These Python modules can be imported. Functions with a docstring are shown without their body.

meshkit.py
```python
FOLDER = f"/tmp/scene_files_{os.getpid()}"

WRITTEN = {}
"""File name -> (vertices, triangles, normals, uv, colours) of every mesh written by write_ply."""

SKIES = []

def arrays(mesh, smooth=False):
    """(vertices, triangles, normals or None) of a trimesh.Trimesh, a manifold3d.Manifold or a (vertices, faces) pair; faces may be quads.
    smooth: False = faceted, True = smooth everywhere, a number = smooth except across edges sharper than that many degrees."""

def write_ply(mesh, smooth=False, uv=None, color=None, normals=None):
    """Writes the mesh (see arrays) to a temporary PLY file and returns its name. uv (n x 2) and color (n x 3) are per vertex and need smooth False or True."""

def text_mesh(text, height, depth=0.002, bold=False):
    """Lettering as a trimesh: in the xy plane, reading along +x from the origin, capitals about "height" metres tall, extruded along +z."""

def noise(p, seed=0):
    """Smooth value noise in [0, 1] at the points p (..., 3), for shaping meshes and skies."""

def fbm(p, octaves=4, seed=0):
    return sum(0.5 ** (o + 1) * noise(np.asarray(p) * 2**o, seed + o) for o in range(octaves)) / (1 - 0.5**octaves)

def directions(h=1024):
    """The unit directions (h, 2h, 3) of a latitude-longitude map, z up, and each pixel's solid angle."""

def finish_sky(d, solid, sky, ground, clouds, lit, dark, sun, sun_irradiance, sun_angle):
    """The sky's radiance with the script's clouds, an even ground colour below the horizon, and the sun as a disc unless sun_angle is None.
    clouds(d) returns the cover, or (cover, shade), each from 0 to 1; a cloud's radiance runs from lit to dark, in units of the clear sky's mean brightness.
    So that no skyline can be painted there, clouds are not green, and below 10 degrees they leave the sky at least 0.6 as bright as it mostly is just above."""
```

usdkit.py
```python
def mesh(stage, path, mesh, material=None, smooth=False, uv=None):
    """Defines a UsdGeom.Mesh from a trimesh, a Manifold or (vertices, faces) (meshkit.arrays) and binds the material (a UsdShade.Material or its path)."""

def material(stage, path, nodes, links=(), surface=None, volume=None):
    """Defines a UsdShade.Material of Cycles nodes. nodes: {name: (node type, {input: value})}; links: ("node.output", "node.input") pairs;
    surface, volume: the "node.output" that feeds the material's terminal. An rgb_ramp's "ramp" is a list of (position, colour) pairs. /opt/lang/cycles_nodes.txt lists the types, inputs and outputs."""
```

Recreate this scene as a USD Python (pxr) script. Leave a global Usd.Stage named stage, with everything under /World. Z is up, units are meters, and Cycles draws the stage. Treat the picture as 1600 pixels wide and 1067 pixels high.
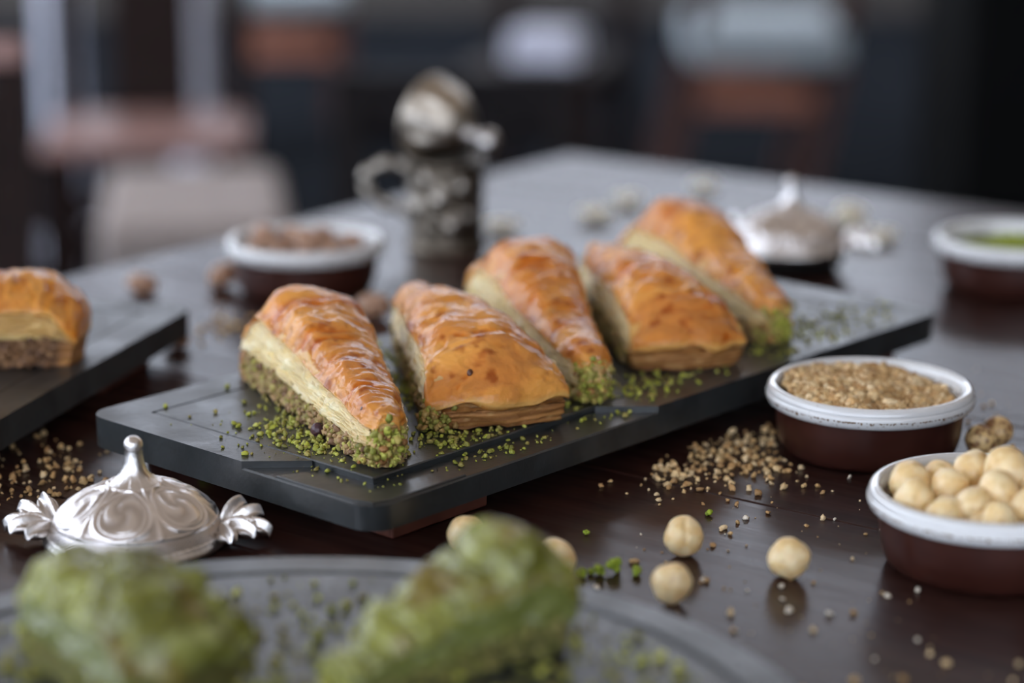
import math
import numpy as np
import trimesh
import usdkit
import meshkit
from pxr import Usd, UsdGeom, UsdLux, UsdShade, Sdf, Gf, Vt

stage = Usd.Stage.CreateInMemory()
UsdGeom.SetStageUpAxis(stage, UsdGeom.Tokens.z)
UsdGeom.SetStageMetersPerUnit(stage, 1.0)
UsdGeom.Xform.Define(stage, '/World')
UsdGeom.Scope.Define(stage, '/World/Looks')

# ------------------------------------------------------------------ camera, sky, exposure
TABLE_Z = 0.75            # table top above the floor
S = 1.2                   # table-top layout was measured with the camera 0.30 above it; the real height is 0.36
EYE_Z = TABLE_Z + 0.36
PITCH = math.radians(14.75)
EXPOSURE = 0.30
cam = UsdGeom.Camera.Define(stage, '/World/Camera')
cp, sp = math.cos(PITCH), math.sin(PITCH)
cam.AddTransformOp().Set(Gf.Matrix4d(1, 0, 0, 0, 0, sp, cp, 0, 0, -cp, sp, 0, 0, 0, EYE_Z, 1))
cam.CreateHorizontalApertureAttr(36.0)
cam.CreateVerticalApertureAttr(24.0075)
cam.CreateFocalLengthAttr(80.0)
cam.CreateFStopAttr(2.8)
cam.CreateFocusDistanceAttr(1.10)
cam.CreateClippingRangeAttr(Gf.Vec2f(0.05, 200))
cam.CreateExposureAttr(EXPOSURE)

dome = UsdLux.DomeLight.Define(stage, '/World/Sky')      # even overcast daylight around the open terrace
dome.CreateIntensityAttr(0.95)
dome.CreateColorAttr(Gf.Vec3f(0.86, 0.94, 1.10))

# ------------------------------------------------------------------ helpers
USED = {}


def numbered(parent, name):
    k = (parent, name)
    n = USED.get(k, 0)
    USED[k] = n + 1
    return f'{parent}/{name}' if n == 0 else f'{parent}/{name}_{n:03d}'


def tag(o, label=None, cat=None, group=None, kind=None):
    p = o.GetPrim() if hasattr(o, 'GetPrim') else o
    for k, v in (('label', label), ('category', cat), ('group', group), ('kind', kind)):
        if v:
            p.SetCustomDataByKey(k, v)
    return p


def thing(name, label, cat, loc=(0, 0, 0), rotz=0.0, group=None):
    x = UsdGeom.Xform.Define(stage, numbered('/World', name))
    x.AddTranslateOp().Set(Gf.Vec3d(*map(float, loc)))
    if rotz:
        x.AddRotateZOp().Set(float(rotz))
    return tag(x, label, cat, group)


def obj(name, mesh, mat, parent=None, smooth=30, col=None, loc=None, rotz=0.0, label=None, kind=None):
    """One Mesh prim, a part of parent or a thing of its own; col = colour of the stuff itself, per vertex."""
    path = numbered(str(parent.GetPath()) if parent else '/World', name)
    if col is not None:
        smooth = True if smooth else False
    m = usdkit.mesh(stage, path, mesh, mat, smooth=smooth)
    if col is not None:
        UsdGeom.PrimvarsAPI(m).CreatePrimvar('tint', Sdf.ValueTypeNames.Color3fArray, 'vertex').Set(
            Vt.Vec3fArray.FromNumpy(np.asarray(col, np.float32)))
    if loc is not None:
        m.AddTranslateOp().Set(Gf.Vec3d(*map(float, loc)))
        if rotz:
            m.AddRotateZOp().Set(float(rotz))
    tag(m, label, kind=kind)
    return m.GetPrim()


def dup(root, loc, rotz, label, group=None):
    was = root.GetCustomData()
    r = thing(root.GetName(), label, was['category'], loc, rotz, group or was.get('group'))
    r.GetReferences().AddInternalReference(root.GetPath())
    r.SetInstanceable(True)
    return r


def at(x, y, z=0.0):
    """Table-top layout units to the world."""
    return (x * S, y * S, TABLE_Z + z * S)


def cat(meshes):
    vs, fs, o = [], [], 0
    for v, f in meshes:
        vs.append(v)
        fs.append(np.asarray(f) + o)
        o += len(v)
    return np.vstack(vs), np.vstack(fs)


def tri(m):
    return np.asarray(m.vertices), np.asarray(m.faces)


def lathe(profile, n=96):
    """Closed or open (r, z) profile turned about z."""
    p = np.asarray(profile, float)
    t = np.linspace(0, 2 * np.pi, n, endpoint=False)
    v = np.stack([np.outer(np.cos(t), p[:, 0]), np.outer(np.sin(t), p[:, 0]), np.tile(p[:, 1], (n, 1))], -1).reshape(-1, 3)
    k = len(p)
    f = []
    i = np.arange(n)
    j = (i + 1) % n
    for a in range(k - 1):
        q0, q1, q2, q3 = i * k + a, j * k + a, j * k + a + 1, i * k + a + 1
        f += [np.stack([q0, q1, q2], 1), np.stack([q0, q2, q3], 1)]
    m = trimesh.Trimesh(v, np.vstack(f), process=False)
    m.merge_vertices(digits_vertex=7)
    m.update_faces(m.nondegenerate_faces())
    return tri(m)


def smoothcurve(pts, n):
    """Catmull-Rom through the points, n samples per span."""
    p = np.asarray(pts, float)
    q = np.vstack([2 * p[0] - p[1], p, 2 * p[-1] - p[-2]])
    out = []
    for i in range(1, len(q) - 2):
        t = np.linspace(0, 1, n, endpoint=False)[:, None]
        a, b, c, d = q[i - 1], q[i], q[i + 1], q[i + 2]
        out.append(.5 * (2 * b + (c - a) * t + (2 * a - 5 * b + 4 * c - d) * t**2 + (3 * b - a - 3 * c + d) * t**3))
    return np.vstack(out + [p[-1:]])


def tube(path, radius, n=12):
    p = np.asarray(path, float)
    r = np.broadcast_to(np.asarray(radius, float), (len(p),))
    tg = np.gradient(p, axis=0)
    tg /= np.linalg.norm(tg, axis=1, keepdims=True)
    ref = np.array([0, 0, 1.0]) if abs(tg[0, 2]) < .9 else np.array([1.0, 0, 0])
    vs = []
    a = np.cross(tg[0], ref)
    for k in range(len(p)):
        a = a - tg[k] * (a @ tg[k])
        a /= np.linalg.norm(a)
        b = np.cross(tg[k], a)
        t = np.linspace(0, 2 * np.pi, n, endpoint=False)
        vs.append(p[k] + r[k] * (np.outer(np.cos(t), a) + np.outer(np.sin(t), b)))
    v = np.vstack(vs + [p[:1], p[-1:]])
    f = []
    i = np.arange(n)
    j = (i + 1) % n
    for k in range(len(p) - 1):
        f += [np.stack([k * n + i, k * n + j, (k + 1) * n + j], 1), np.stack([k * n + i, (k + 1) * n + j, (k + 1) * n + i], 1)]
    e = len(v)
    f.append(np.stack([np.full(n, e - 2), j, i], 1))
    f.append(np.stack([np.full(n, e - 1), (len(p) - 1) * n + i, (len(p) - 1) * n + j], 1))
    return v, np.vstack(f)


def rbox(x0, x1, y0, y1, z0, z1, r=.004, seg=3):
    """Box with rounded edges: hull of corner spheres."""
    r = min(r, (x1 - x0) / 2.01, (y1 - y0) / 2.01, (z1 - z0) / 2.01)
    s = trimesh.creation.icosphere(subdivisions=1 if seg < 3 else 2, radius=r).vertices
    c = np.array([[x, y, z] for x in (x0 + r, x1 - r) for y in (y0 + r, y1 - r) for z in (z0 + r, z1 - r)])
    return tri(trimesh.convex.convex_hull((c[:, None] + s[None]).reshape(-1, 3)))


def extrude(poly, z0, z1, bevel=0.0):
    """Straight-sided plate with a bevelled top edge."""
    from shapely.geometry import Polygon
    p = Polygon(poly)
    if bevel <= 0:
        m = trimesh.creation.extrude_polygon(p, z1 - z0, engine='earcut')
        m.apply_translation([0, 0, z0])
        return tri(m)
    a = trimesh.creation.extrude_polygon(p, z1 - z0 - bevel, engine='earcut')
    a.apply_translation([0, 0, z0])
    top = p.buffer(-bevel, join_style=2)
    # ring between outline and inset outline
    o, i = np.asarray(p.exterior.coords)[:-1], np.asarray(top.exterior.coords)[:-1]
    out = [tri(a)]
    b = trimesh.creation.extrude_polygon(top, bevel, engine='earcut')
    b.apply_translation([0, 0, z1 - bevel])
    if len(o) == len(i):
        if (np.cross(o[1] - o[0], o[2] - o[1]) > 0) != (np.cross(i[1] - i[0], i[2] - i[1]) > 0):
            i = i[::-1]
        k = np.argmin(np.linalg.norm(i - o[0], axis=1))
        i = np.roll(i, -k, axis=0)
        n = len(o)
        v = np.vstack([np.c_[o, np.full(n, z1 - bevel)], np.c_[i, np.full(n, z1)]])
        q = np.arange(n)
        w = (q + 1) % n
        f = np.vstack([np.stack([q, w, n + w], 1), np.stack([q, n + w, n + q], 1)])
        out.append((v, f))
    out.append(tri(b))
    return cat(out)


def roundrect(x0, x1, y0, y1, r, n=8):
    pts = []
    for cx, cy, a in ((x1 - r, y1 - r, 0), (x0 + r, y1 - r, 90), (x0 + r, y0 + r, 180), (x1 - r, y0 + r, 270)):
        for t in np.radians(np.linspace(a, a + 90, n)):
            pts.append((cx + r * math.cos(t), cy + r * math.sin(t)))
    return pts


ICO = {k: tri(trimesh.creation.icosphere(subdivisions=k)) for k in (0, 1, 2, 3)}


def blobs(c, r, rng, cols, sub=1, jitter=.28, squash=.8):
    """Many small lumps as one mesh: centres, radii, a colour each."""
    c, r = np.asarray(c, float), np.asarray(r, float)
    bv, bf = ICO[sub]
    n, k = len(c), len(bv)
    q = rng.normal(size=(n, 4))
    q /= np.linalg.norm(q, axis=1, keepdims=True)
    w, x, y, z = q.T
    R = np.stack([1 - 2 * (y * y + z * z), 2 * (x * y - z * w), 2 * (x * z + y * w), 2 * (x * y + z * w), 1 - 2 * (x * x + z * z), 2 * (y * z - x * w),
                  2 * (x * z - y * w), 2 * (y * z + x * w), 1 - 2 * (x * x + y * y)], 1).reshape(n, 3, 3)
    v = bv[None] * (1 + jitter * rng.uniform(-1, 1, (n, k, 1)))
    v = v * np.stack([rng.uniform(.8, 1.25, n), rng.uniform(.7, 1.1, n), rng.uniform(squash * .8, squash * 1.15, n)], 1)[:, None]
    v = np.einsum('nij,nkj->nki', R, v) * r[:, None, None] + c[:, None]
    f = bf[None] + (np.arange(n) * k)[:, None, None]
    col = np.repeat(np.asarray(cols, float), k, axis=0)
    return (v.reshape(-1, 3), f.reshape(-1, 3)), col


def pick(rng, pal, n, spread=.25):
    p = np.asarray(pal, float)[rng.integers(0, len(pal), n)]
    return np.clip(p * (1 + spread * rng.uniform(-1, 1, (n, 1))), 0, 1)


def mixc(a, b, t):
    t = np.clip(t, 0, 1)[:, None]
    return np.asarray(a) * (1 - t) + np.asarray(b) * t


def sstep(a, b, x):
    t = np.clip((x - a) / (b - a), 0, 1)
    return t * t * (3 - 2 * t)


# ------------------------------------------------------------------ materials
def material(name, nodes, links, surface='p.BSDF'):
    return usdkit.material(stage, f'/World/Looks/{name}', nodes, links, surface=surface)


def simple(name, color, rough=.5, var=None, scale=40, stretch=(1, 1, 1), bump=0.0, bscale=None, rvar=0.0, **kw):
    """Principled with optional two-tone noise and fine relief; color 'tint' reads the mesh's own colour."""
    nodes = {'tc': ('texture_coordinate', {}), 'mp': ('mapping', {'scale': stretch}), 'p': ('principled_bsdf', {'roughness': rough, **kw})}
    links = [('tc.object', 'mp.vector')]
    if color == 'tint':
        nodes['a'] = ('attribute', {'attribute': 'tint'})
        links.append(('a.color', 'p.base_color'))
    elif var is not None:
        nodes['n'] = ('noise_texture', {'scale': scale, 'detail': 5.0, 'roughness': .6})
        nodes['r'] = ('rgb_ramp', {'ramp': [(.3, color), (.7, var)]})
        links += [('mp.vector', 'n.vector'), ('n.fac', 'r.fac'), ('r.color', 'p.base_color')]
    else:
        nodes['p'][1]['base_color'] = color
    if bump:
        nodes['bn'] = ('noise_texture', {'scale': bscale or scale, 'detail': 4.0, 'roughness': .6})
        nodes['b'] = ('bump', {'strength': 1.0, 'distance': bump})
        links += [('mp.vector', 'bn.vector'), ('bn.fac', 'b.height'), ('b.normal', 'p.normal')]
        if 'coat_weight' in kw:
            links.append(('b.normal', 'p.coat_normal'))
    if rvar:
        nodes['rn'] = ('noise_texture', {'scale': scale * .6, 'detail': 3.0})
        nodes['rm'] = ('map_range', {'from_min': .3, 'from_max': .7, 'to_min': rough - rvar, 'to_max': rough + rvar})
        links += [('mp.vector', 'rn.vector'), ('rn.fac', 'rm.value'), ('rm.result', 'p.roughness')]
    return material(name, nodes, links)


M = {}
M['wood'] = simple('dark_varnished_wood', (.022, .0095, .0080), .25, var=(.040, .017, .013), scale=14, stretch=(.6, 9, 9), bump=.00012, bscale=40, rvar=.04, specular_ior_level=.19)
M['slate'] = simple('dark_slate', (.013, .0158, .017), .36, var=(.027, .032, .034), scale=55, bump=.0002, bscale=260, rvar=.07, specular_ior_level=.85)
M['foot'] = simple('reddish_wood', (.10, .032, .020), .5, var=(.16, .05, .03), scale=30, stretch=(1, 6, 1))
M['crust'] = simple('glazed_crust', 'tint', .5, bump=.0004, bscale=380, coat_weight=.85, coat_roughness=.07, coat_ior=1.34, specular_ior_level=.03, subsurface_weight=.12, subsurface_scale=.004, subsurface_radius=(1, .45, .15))
M['layers'] = simple('phyllo_layers', 'tint', .42, bump=.0007, bscale=700, coat_weight=.25, coat_roughness=.25, subsurface_weight=.25, subsurface_scale=.004, subsurface_radius=(1, .7, .35))
M['filling'] = simple('nut_filling', 'tint', .6, bump=.0005, bscale=900)
M['crumb'] = simple('crumbs', 'tint', .6)
M['nut'] = simple('blanched_nut', 'tint', .36, bump=.0002, bscale=350, subsurface_weight=.2, subsurface_scale=.004, subsurface_radius=(1, .6, .3))
M['green_dough'] = simple('pistachio_dough', 'tint', .5, bump=.0004, bscale=300, coat_weight=1.0, coat_roughness=.12, specular_ior_level=.10)
M['glaze_brown'] = simple('brown_glaze', (.030, .0085, .006), .28, var=(.050, .015, .010), scale=30, rvar=.05)
M['silver'] = simple('silver', 'tint', .26, bump=.0002, bscale=900, metallic=1.0)
M['pewter'] = simple('aged_pewter', 'tint', .30, bump=.0004, bscale=700, metallic=1.0)
M['bronze'] = simple('dark_bronze', (.012, .011, .010), .5)
M['chair_wood'] = simple('chair_wood', (.36, .135, .080), .5, var=(.46, .18, .11), scale=9, stretch=(1, 1, 6))
M['chair_mid'] = simple('chair_mid_wood', (.075, .036, .030), .55, var=(.11, .052, .042), scale=9, stretch=(1, 1, 6), specular_ior_level=.2)
M['chair_dark'] = simple('chair_dark_wood', (.012, .006, .005), .6, var=(.020, .010, .008), scale=9, stretch=(1, 1, 6), specular_ior_level=.12)
M['seat_pink_lit_rail'] = simple('worn_seat_lit_rail_wood', (.30, .17, .15), .35, var=(.40, .24, .21), scale=9, stretch=(1, 6, 1))
M['cushion'] = simple('grey_blue_cloth', (.40, .46, .49), .85, var=(.45, .51, .54), scale=60, bump=.0004)
M['beige'] = simple('beige_cloth', (.36, .31, .29), .85, var=(.42, .36, .33), scale=60, bump=.0004)
M['black_cloth'] = simple('black_leather', (.005, .004, .0045), .6, specular_ior_level=.15, var=(.012, .009, .010), scale=40)
M['stud'] = simple('brass_stud', (.6, .5, .35), .25, metallic=1.0)
M['floor'] = simple('dark_stone', (.009, .010, .012), .7, var=(.016, .018, .021), scale=5, bump=.0003, bscale=60, specular_ior_level=0.0)
M['plaster'] = simple('dark_plaster', (.06, .05, .045), .8, var=(.08, .07, .06), scale=6)
M['black'] = simple('black_lacquer', (.002, .0022, .0022), .7, var=(.003, .0032, .0032), scale=10, specular_ior_level=.08)
M['dimming_sheet'] = material('dimming_sheet_cloth', {'d': ('diffuse_bsdf', {'color': (.57, .50, .43)}), 't': ('translucent_bsdf', {'color': (.57, .50, .43)}), 'm': ('mix_closure', {'fac': .55})}, [('d.BSDF', 'm.closure1'), ('t.BSDF', 'm.closure2')], surface='m.closure')
M['pale'] = simple('pale_gap_light', (.74, .77, .90), .5, var=(.80, .82, .94), scale=10)  # puts the brightness of background gaps into a surface colour

# white glaze with a rust line and pin-holes along the bead of the rim
M['glaze_white'] = material('white_glaze', {
    'tc': ('texture_coordinate', {}), 'xyz': ('separate_xyz', {}),
    'n': ('noise_texture', {'scale': 700.0, 'detail': 2.0}),
    'band': ('rgb_ramp', {'ramp': [(0.0, (.10, .10, .10)), (.30, (.30, .30, .30)), (.44, (.60, .60, .60)), (.48, (1, 1, 1)), (.53, (.6, .6, .6)), (.56, (.1, .1, .1)), (.62, (0, 0, 0)), (1, (0, 0, 0))]}),
    'mr': ('map_range', {'from_min': .0225 * S, 'from_max': .0290 * S, 'to_min': 0.0, 'to_max': 1.0}),
    'sum': ('math', {'math_type': 'multiply_add', 'value2': .30}),
    'r': ('rgb_ramp', {'ramp': [(0, (0, 0, 0)), (.72, (0, 0, 0)), (.78, (1, 1, 1)), (1, (1, 1, 1))]}),
    'mix': ('mix', {'color1': (.66, .67, .67), 'color2': (.16, .085, .03)}),
    'p': ('principled_bsdf', {'roughness': .12, 'coat_weight': .6, 'coat_roughness': .04})},
    [('tc.object', 'xyz.vector'), ('xyz.z', 'mr.value'), ('mr.result', 'band.fac'), ('tc.object', 'n.vector'),
     ('band.color', 'sum.value1'), ('n.fac', 'sum.value3'), ('sum.value', 'r.fac'), ('r.color', 'mix.fac'), ('mix.color', 'p.base_color')])

# ------------------------------------------------------------------ the floor, and unseen walls and overhead sheet added to shape the light
def struct(name, mesh, mat, smooth=False):
    o = obj(name, mesh, mat, smooth=smooth)
    return tag(o, kind='structure')


def cbox(x0, x1, y0, y1, z0, z1):
    m = trimesh.creation.box(bounds=[[x0, y0, z0], [x1, y1, z1]])
    return tri(m)


struct('floor', cbox(-14, 14, -10, 14, -.1, 0), M['floor'])
struct('added_wall_back', cbox(-7.5, 7.5, 9.6, 9.8, 0, 2.3), M['plaster'])  # unseen, added to block low sky and darken the far table reflections
struct('added_wall_right', cbox(3.4, 3.6, -6, 9.6, 0, 2.9), M['plaster'])  # unseen, set close and tall to darken reflections on the right
struct('added_awning', cbox(-3.0, 3.4, -3.0, 7.0, 2.90, 2.903), M['dimming_sheet'])  # unseen cloth sheet added to dim the light from overhead
struct('added_wall_left', cbox(-7.5, -7.3, -6, 9.6, 0, 1.5), M['plaster'])  # unseen, kept low so sky from the left still lights the table

# ------------------------------------------------------------------ table
# far corner of the top; planks run along local x
TC = np.array([.0434, 1.6959]) * S
TROT = -36.5
TLX, TLY = .86 * S, 1.274 * S
PLW = .1633 * S
table = thing('table', 'dark brown varnished wooden plank table carrying all the boards, dishes and nuts', 'table', (TC[0], TC[1], 0), TROT)
y = 0.0
first = .132 * S
edges = [0.0, first] + [first + PLW * k for k in range(1, 8)]
edges = [e for e in edges if e < TLY - .02] + [TLY]
for k in range(len(edges) - 1):
    a, b = edges[k], edges[k + 1]
    obj('plank', rbox(0, TLX, -b + .0004, -a - .0004, TABLE_Z - .035, TABLE_Z, .0011), M['wood'], table, smooth=40)
for x0, x1, y0, y1 in ((.05, TLX - .05, -.07, -.05), (.05, TLX - .05, -TLY + .05, -TLY + .07), (.05, .07, -TLY + .07, -.07), (TLX - .07, TLX - .05, -TLY + .07, -.07)):
    obj('apron', rbox(x0, x1, y0, y1, TABLE_Z - .13, TABLE_Z - .035, .003), M['wood'], table)
for x0 in (.07, TLX - .14):
    for y0 in (-.14, -TLY + .07):
        obj('leg', rbox(x0, x0 + .07, y0, y0 + .07, 0, TABLE_Z - .035, .004), M['wood'], table)


# ------------------------------------------------------------------ serving boards
def board(name, label, corner, rot, L, W, recess, feet_in=.03):
    """Slate board on reddish wooden feet. Local x along the long edge, y along the short edge, z up from the table."""
    t = thing(name, label, 'serving board', at(*corner), rot)
    L, W = L * S, W * S
    top, low, bot, rim = .024 * S, .0212 * S, .0105 * S, .0195 * S
    r = .011 * S
    o = roundrect(0, L, 0, W, r, 10)
    obj('slab', extrude(o, bot, low, .0008), M['slate'], t, smooth=35)
    g = .0011
    obj('panel', extrude(roundrect(rim + g, L - rim - g, rim + g, W - rim - g, .001, 3), low - .001, top, .0006), M['slate'], t, smooth=35)
    from shapely.geometry import Polygon, box
    ring = Polygon(o).difference(box(rim, rim, L - rim, W - rim))
    if recess:
        ax, ay = .172 * S, .060 * S     # how far the sunken corner reaches along each edge
        cut = Polygon([(-.1, -.1), (ax + .1, -.1), (ax, 0), (ax - .019 * S, rim), (rim, rim), (rim, ay - .006 * S), (-.002, ay + .016 * S), (-.1, ay + .03)])
        ring = ring.difference(cut)
        obj('corner_pad', extrude([(.0008, r), (r * .3, r * .3), (r, .0008), (.052 * S, .0008), (.058 * S, rim * .75), (.050 * S, rim * .75), (.047 * S, rim * .6), (rim - .0045, rim * .62), (rim * .62, rim), (rim * .62, .05 * S), (.001, .055 * S)], low - .001, low + .0011, .0005), M['slate'], t, smooth=35)
    m = trimesh.creation.extrude_polygon(ring.buffer(-.0005).buffer(.0005, join_style=2), top - low + .001, engine='earcut') if ring.geom_type == 'Polygon' else trimesh.util.concatenate(
        [trimesh.creation.extrude_polygon(gm, top - low + .001, engine='earcut') for gm in ring.geoms])
    m.apply_translation([0, 0, low - .001])
    obj('border', tri(m), M['slate'], t, smooth=35)
    fl, fw, fi = .055 * S, .035 * S, feet_in * S
    for x0 in (fi, L - fi - fl):
        for y0 in (.012 * S, W - .012 * S - fw):
            obj('foot', rbox(x0, x0 + fl, y0, y0 + fw, 0, bot + .0005, .0015), M['foot'], t)
    return t


main_board = board('serving_board', 'long dark slate board in the middle carrying five wedges of golden baklava', (-.0524, .8118), 47.9, .3992, .1740, True, .022)
# the left board: its right corner is (-.1657, 1.1100); the edges run back along 165 and forward along 254.5 degrees
c2 = np.array([-.1605, 1.1190])
d = np.array([math.cos(math.radians(254.5)), math.sin(math.radians(254.5))])
o2 = c2 + d * .40
board('serving_board', 'dark slate board cut off by the left edge of the picture, holding one baklava piece', tuple(o2), 74.5, .40, .1783, False, .03)

# round board in front
rb = thing('round_board', 'round dark slate board in the foreground under the two green pastries', 'serving board', at(-.0696, .5999))
R0 = .1651 * S
z1 = .020 * S
prof = [(0, .008 * S), (R0 - .004, .008 * S), (R0 - .001, .0095 * S), (R0, .012 * S), (R0, z1 - .002), (R0 - .0008, z1 - .0005), (R0 - .0025, z1), (.1495 * S, z1), (.1488 * S, z1 - .0016), (.1462 * S, z1 - .0016), (.1455 * S, z1), (.07, z1), (0, z1)]
obj('slab', lathe(prof, 180), M['slate'], rb, smooth=35)
for k in range(4):
    a = math.radians(45 + 90 * k)
    obj('foot', tri(trimesh.creation.cylinder(.022, .0085 * S, sections=24, transform=trimesh.transformations.translation_matrix([.12 * math.cos(a), .12 * math.sin(a), .00425 * S]))), M['foot'], rb)


# ------------------------------------------------------------------ baklava wedges
def boxgrid(na, nb, nc):
    vs, fs, o = [], [], 0

    def face(n, m, fn):
        nonlocal o
        u, w = np.meshgrid(np.linspace(0, 1, n + 1), np.linspace(0, 1, m + 1), indexing='ij')
        vs.append(fn(u.ravel(), w.ravel()))
        i, j = np.meshgrid(np.arange(n), np.arange(m), indexing='ij')
        q = (i * (m + 1) + j).ravel() + o
        fs.append(np.vstack([np.stack([q, q + m + 1, q + m + 2], 1), np.stack([q, q + m + 2, q + 1], 1)]))
        o += (n + 1) * (m + 1)
    one, zero = np.ones_like, np.zeros_like
    face(na, nb, lambda u, w: np.stack([u, w, one(u)], 1))
    face(nb, na, lambda u, w: np.stack([w, u, zero(u)], 1))
    face(nc, na, lambda u, w: np.stack([w, one(u), u], 1))
    face(na, nc, lambda u, w: np.stack([u, zero(u), w], 1))
    face(nb, nc, lambda u, w: np.stack([one(u), u, w], 1))
    face(nc, nb, lambda u, w: np.stack([zero(u), w, u], 1))
    m = trimesh.Trimesh(np.vstack(vs), np.vstack(fs), process=False)
    m.merge_vertices(digits_vertex=6)
    return np.array(m.vertices), np.array(m.faces)


def normals(v, f):
    return meshkit.arrays((v, f), True)[2]


fbm, noise = meshkit.fbm, meshkit.noise
GREENS = [(.36, .38, .045), (.29, .31, .04), (.42, .42, .08), (.22, .21, .035), (.30, .25, .06)]
SPECKS = {11: [(.33, 1.06, .10, .0034, (.045, .018, .026)), (.10, .80, .96, .0016, (.16, .09, .07))], 23: [(.985, -.40, .93, .0017, (.09, .03, .015)), (.80, .95, .93, .0010, (.12, .05, .02))]}
FILL = {'green': [(.34, .28, .08), (.28, .19, .07), (.40, .26, .11), (.38, .35, .08), (.34, .21, .10), (.22, .12, .06), (.44, .32, .13)],
        'brown': [(.16, .075, .03), (.24, .12, .05), (.10, .045, .02), (.30, .17, .08), (.20, .10, .04)]}


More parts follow.
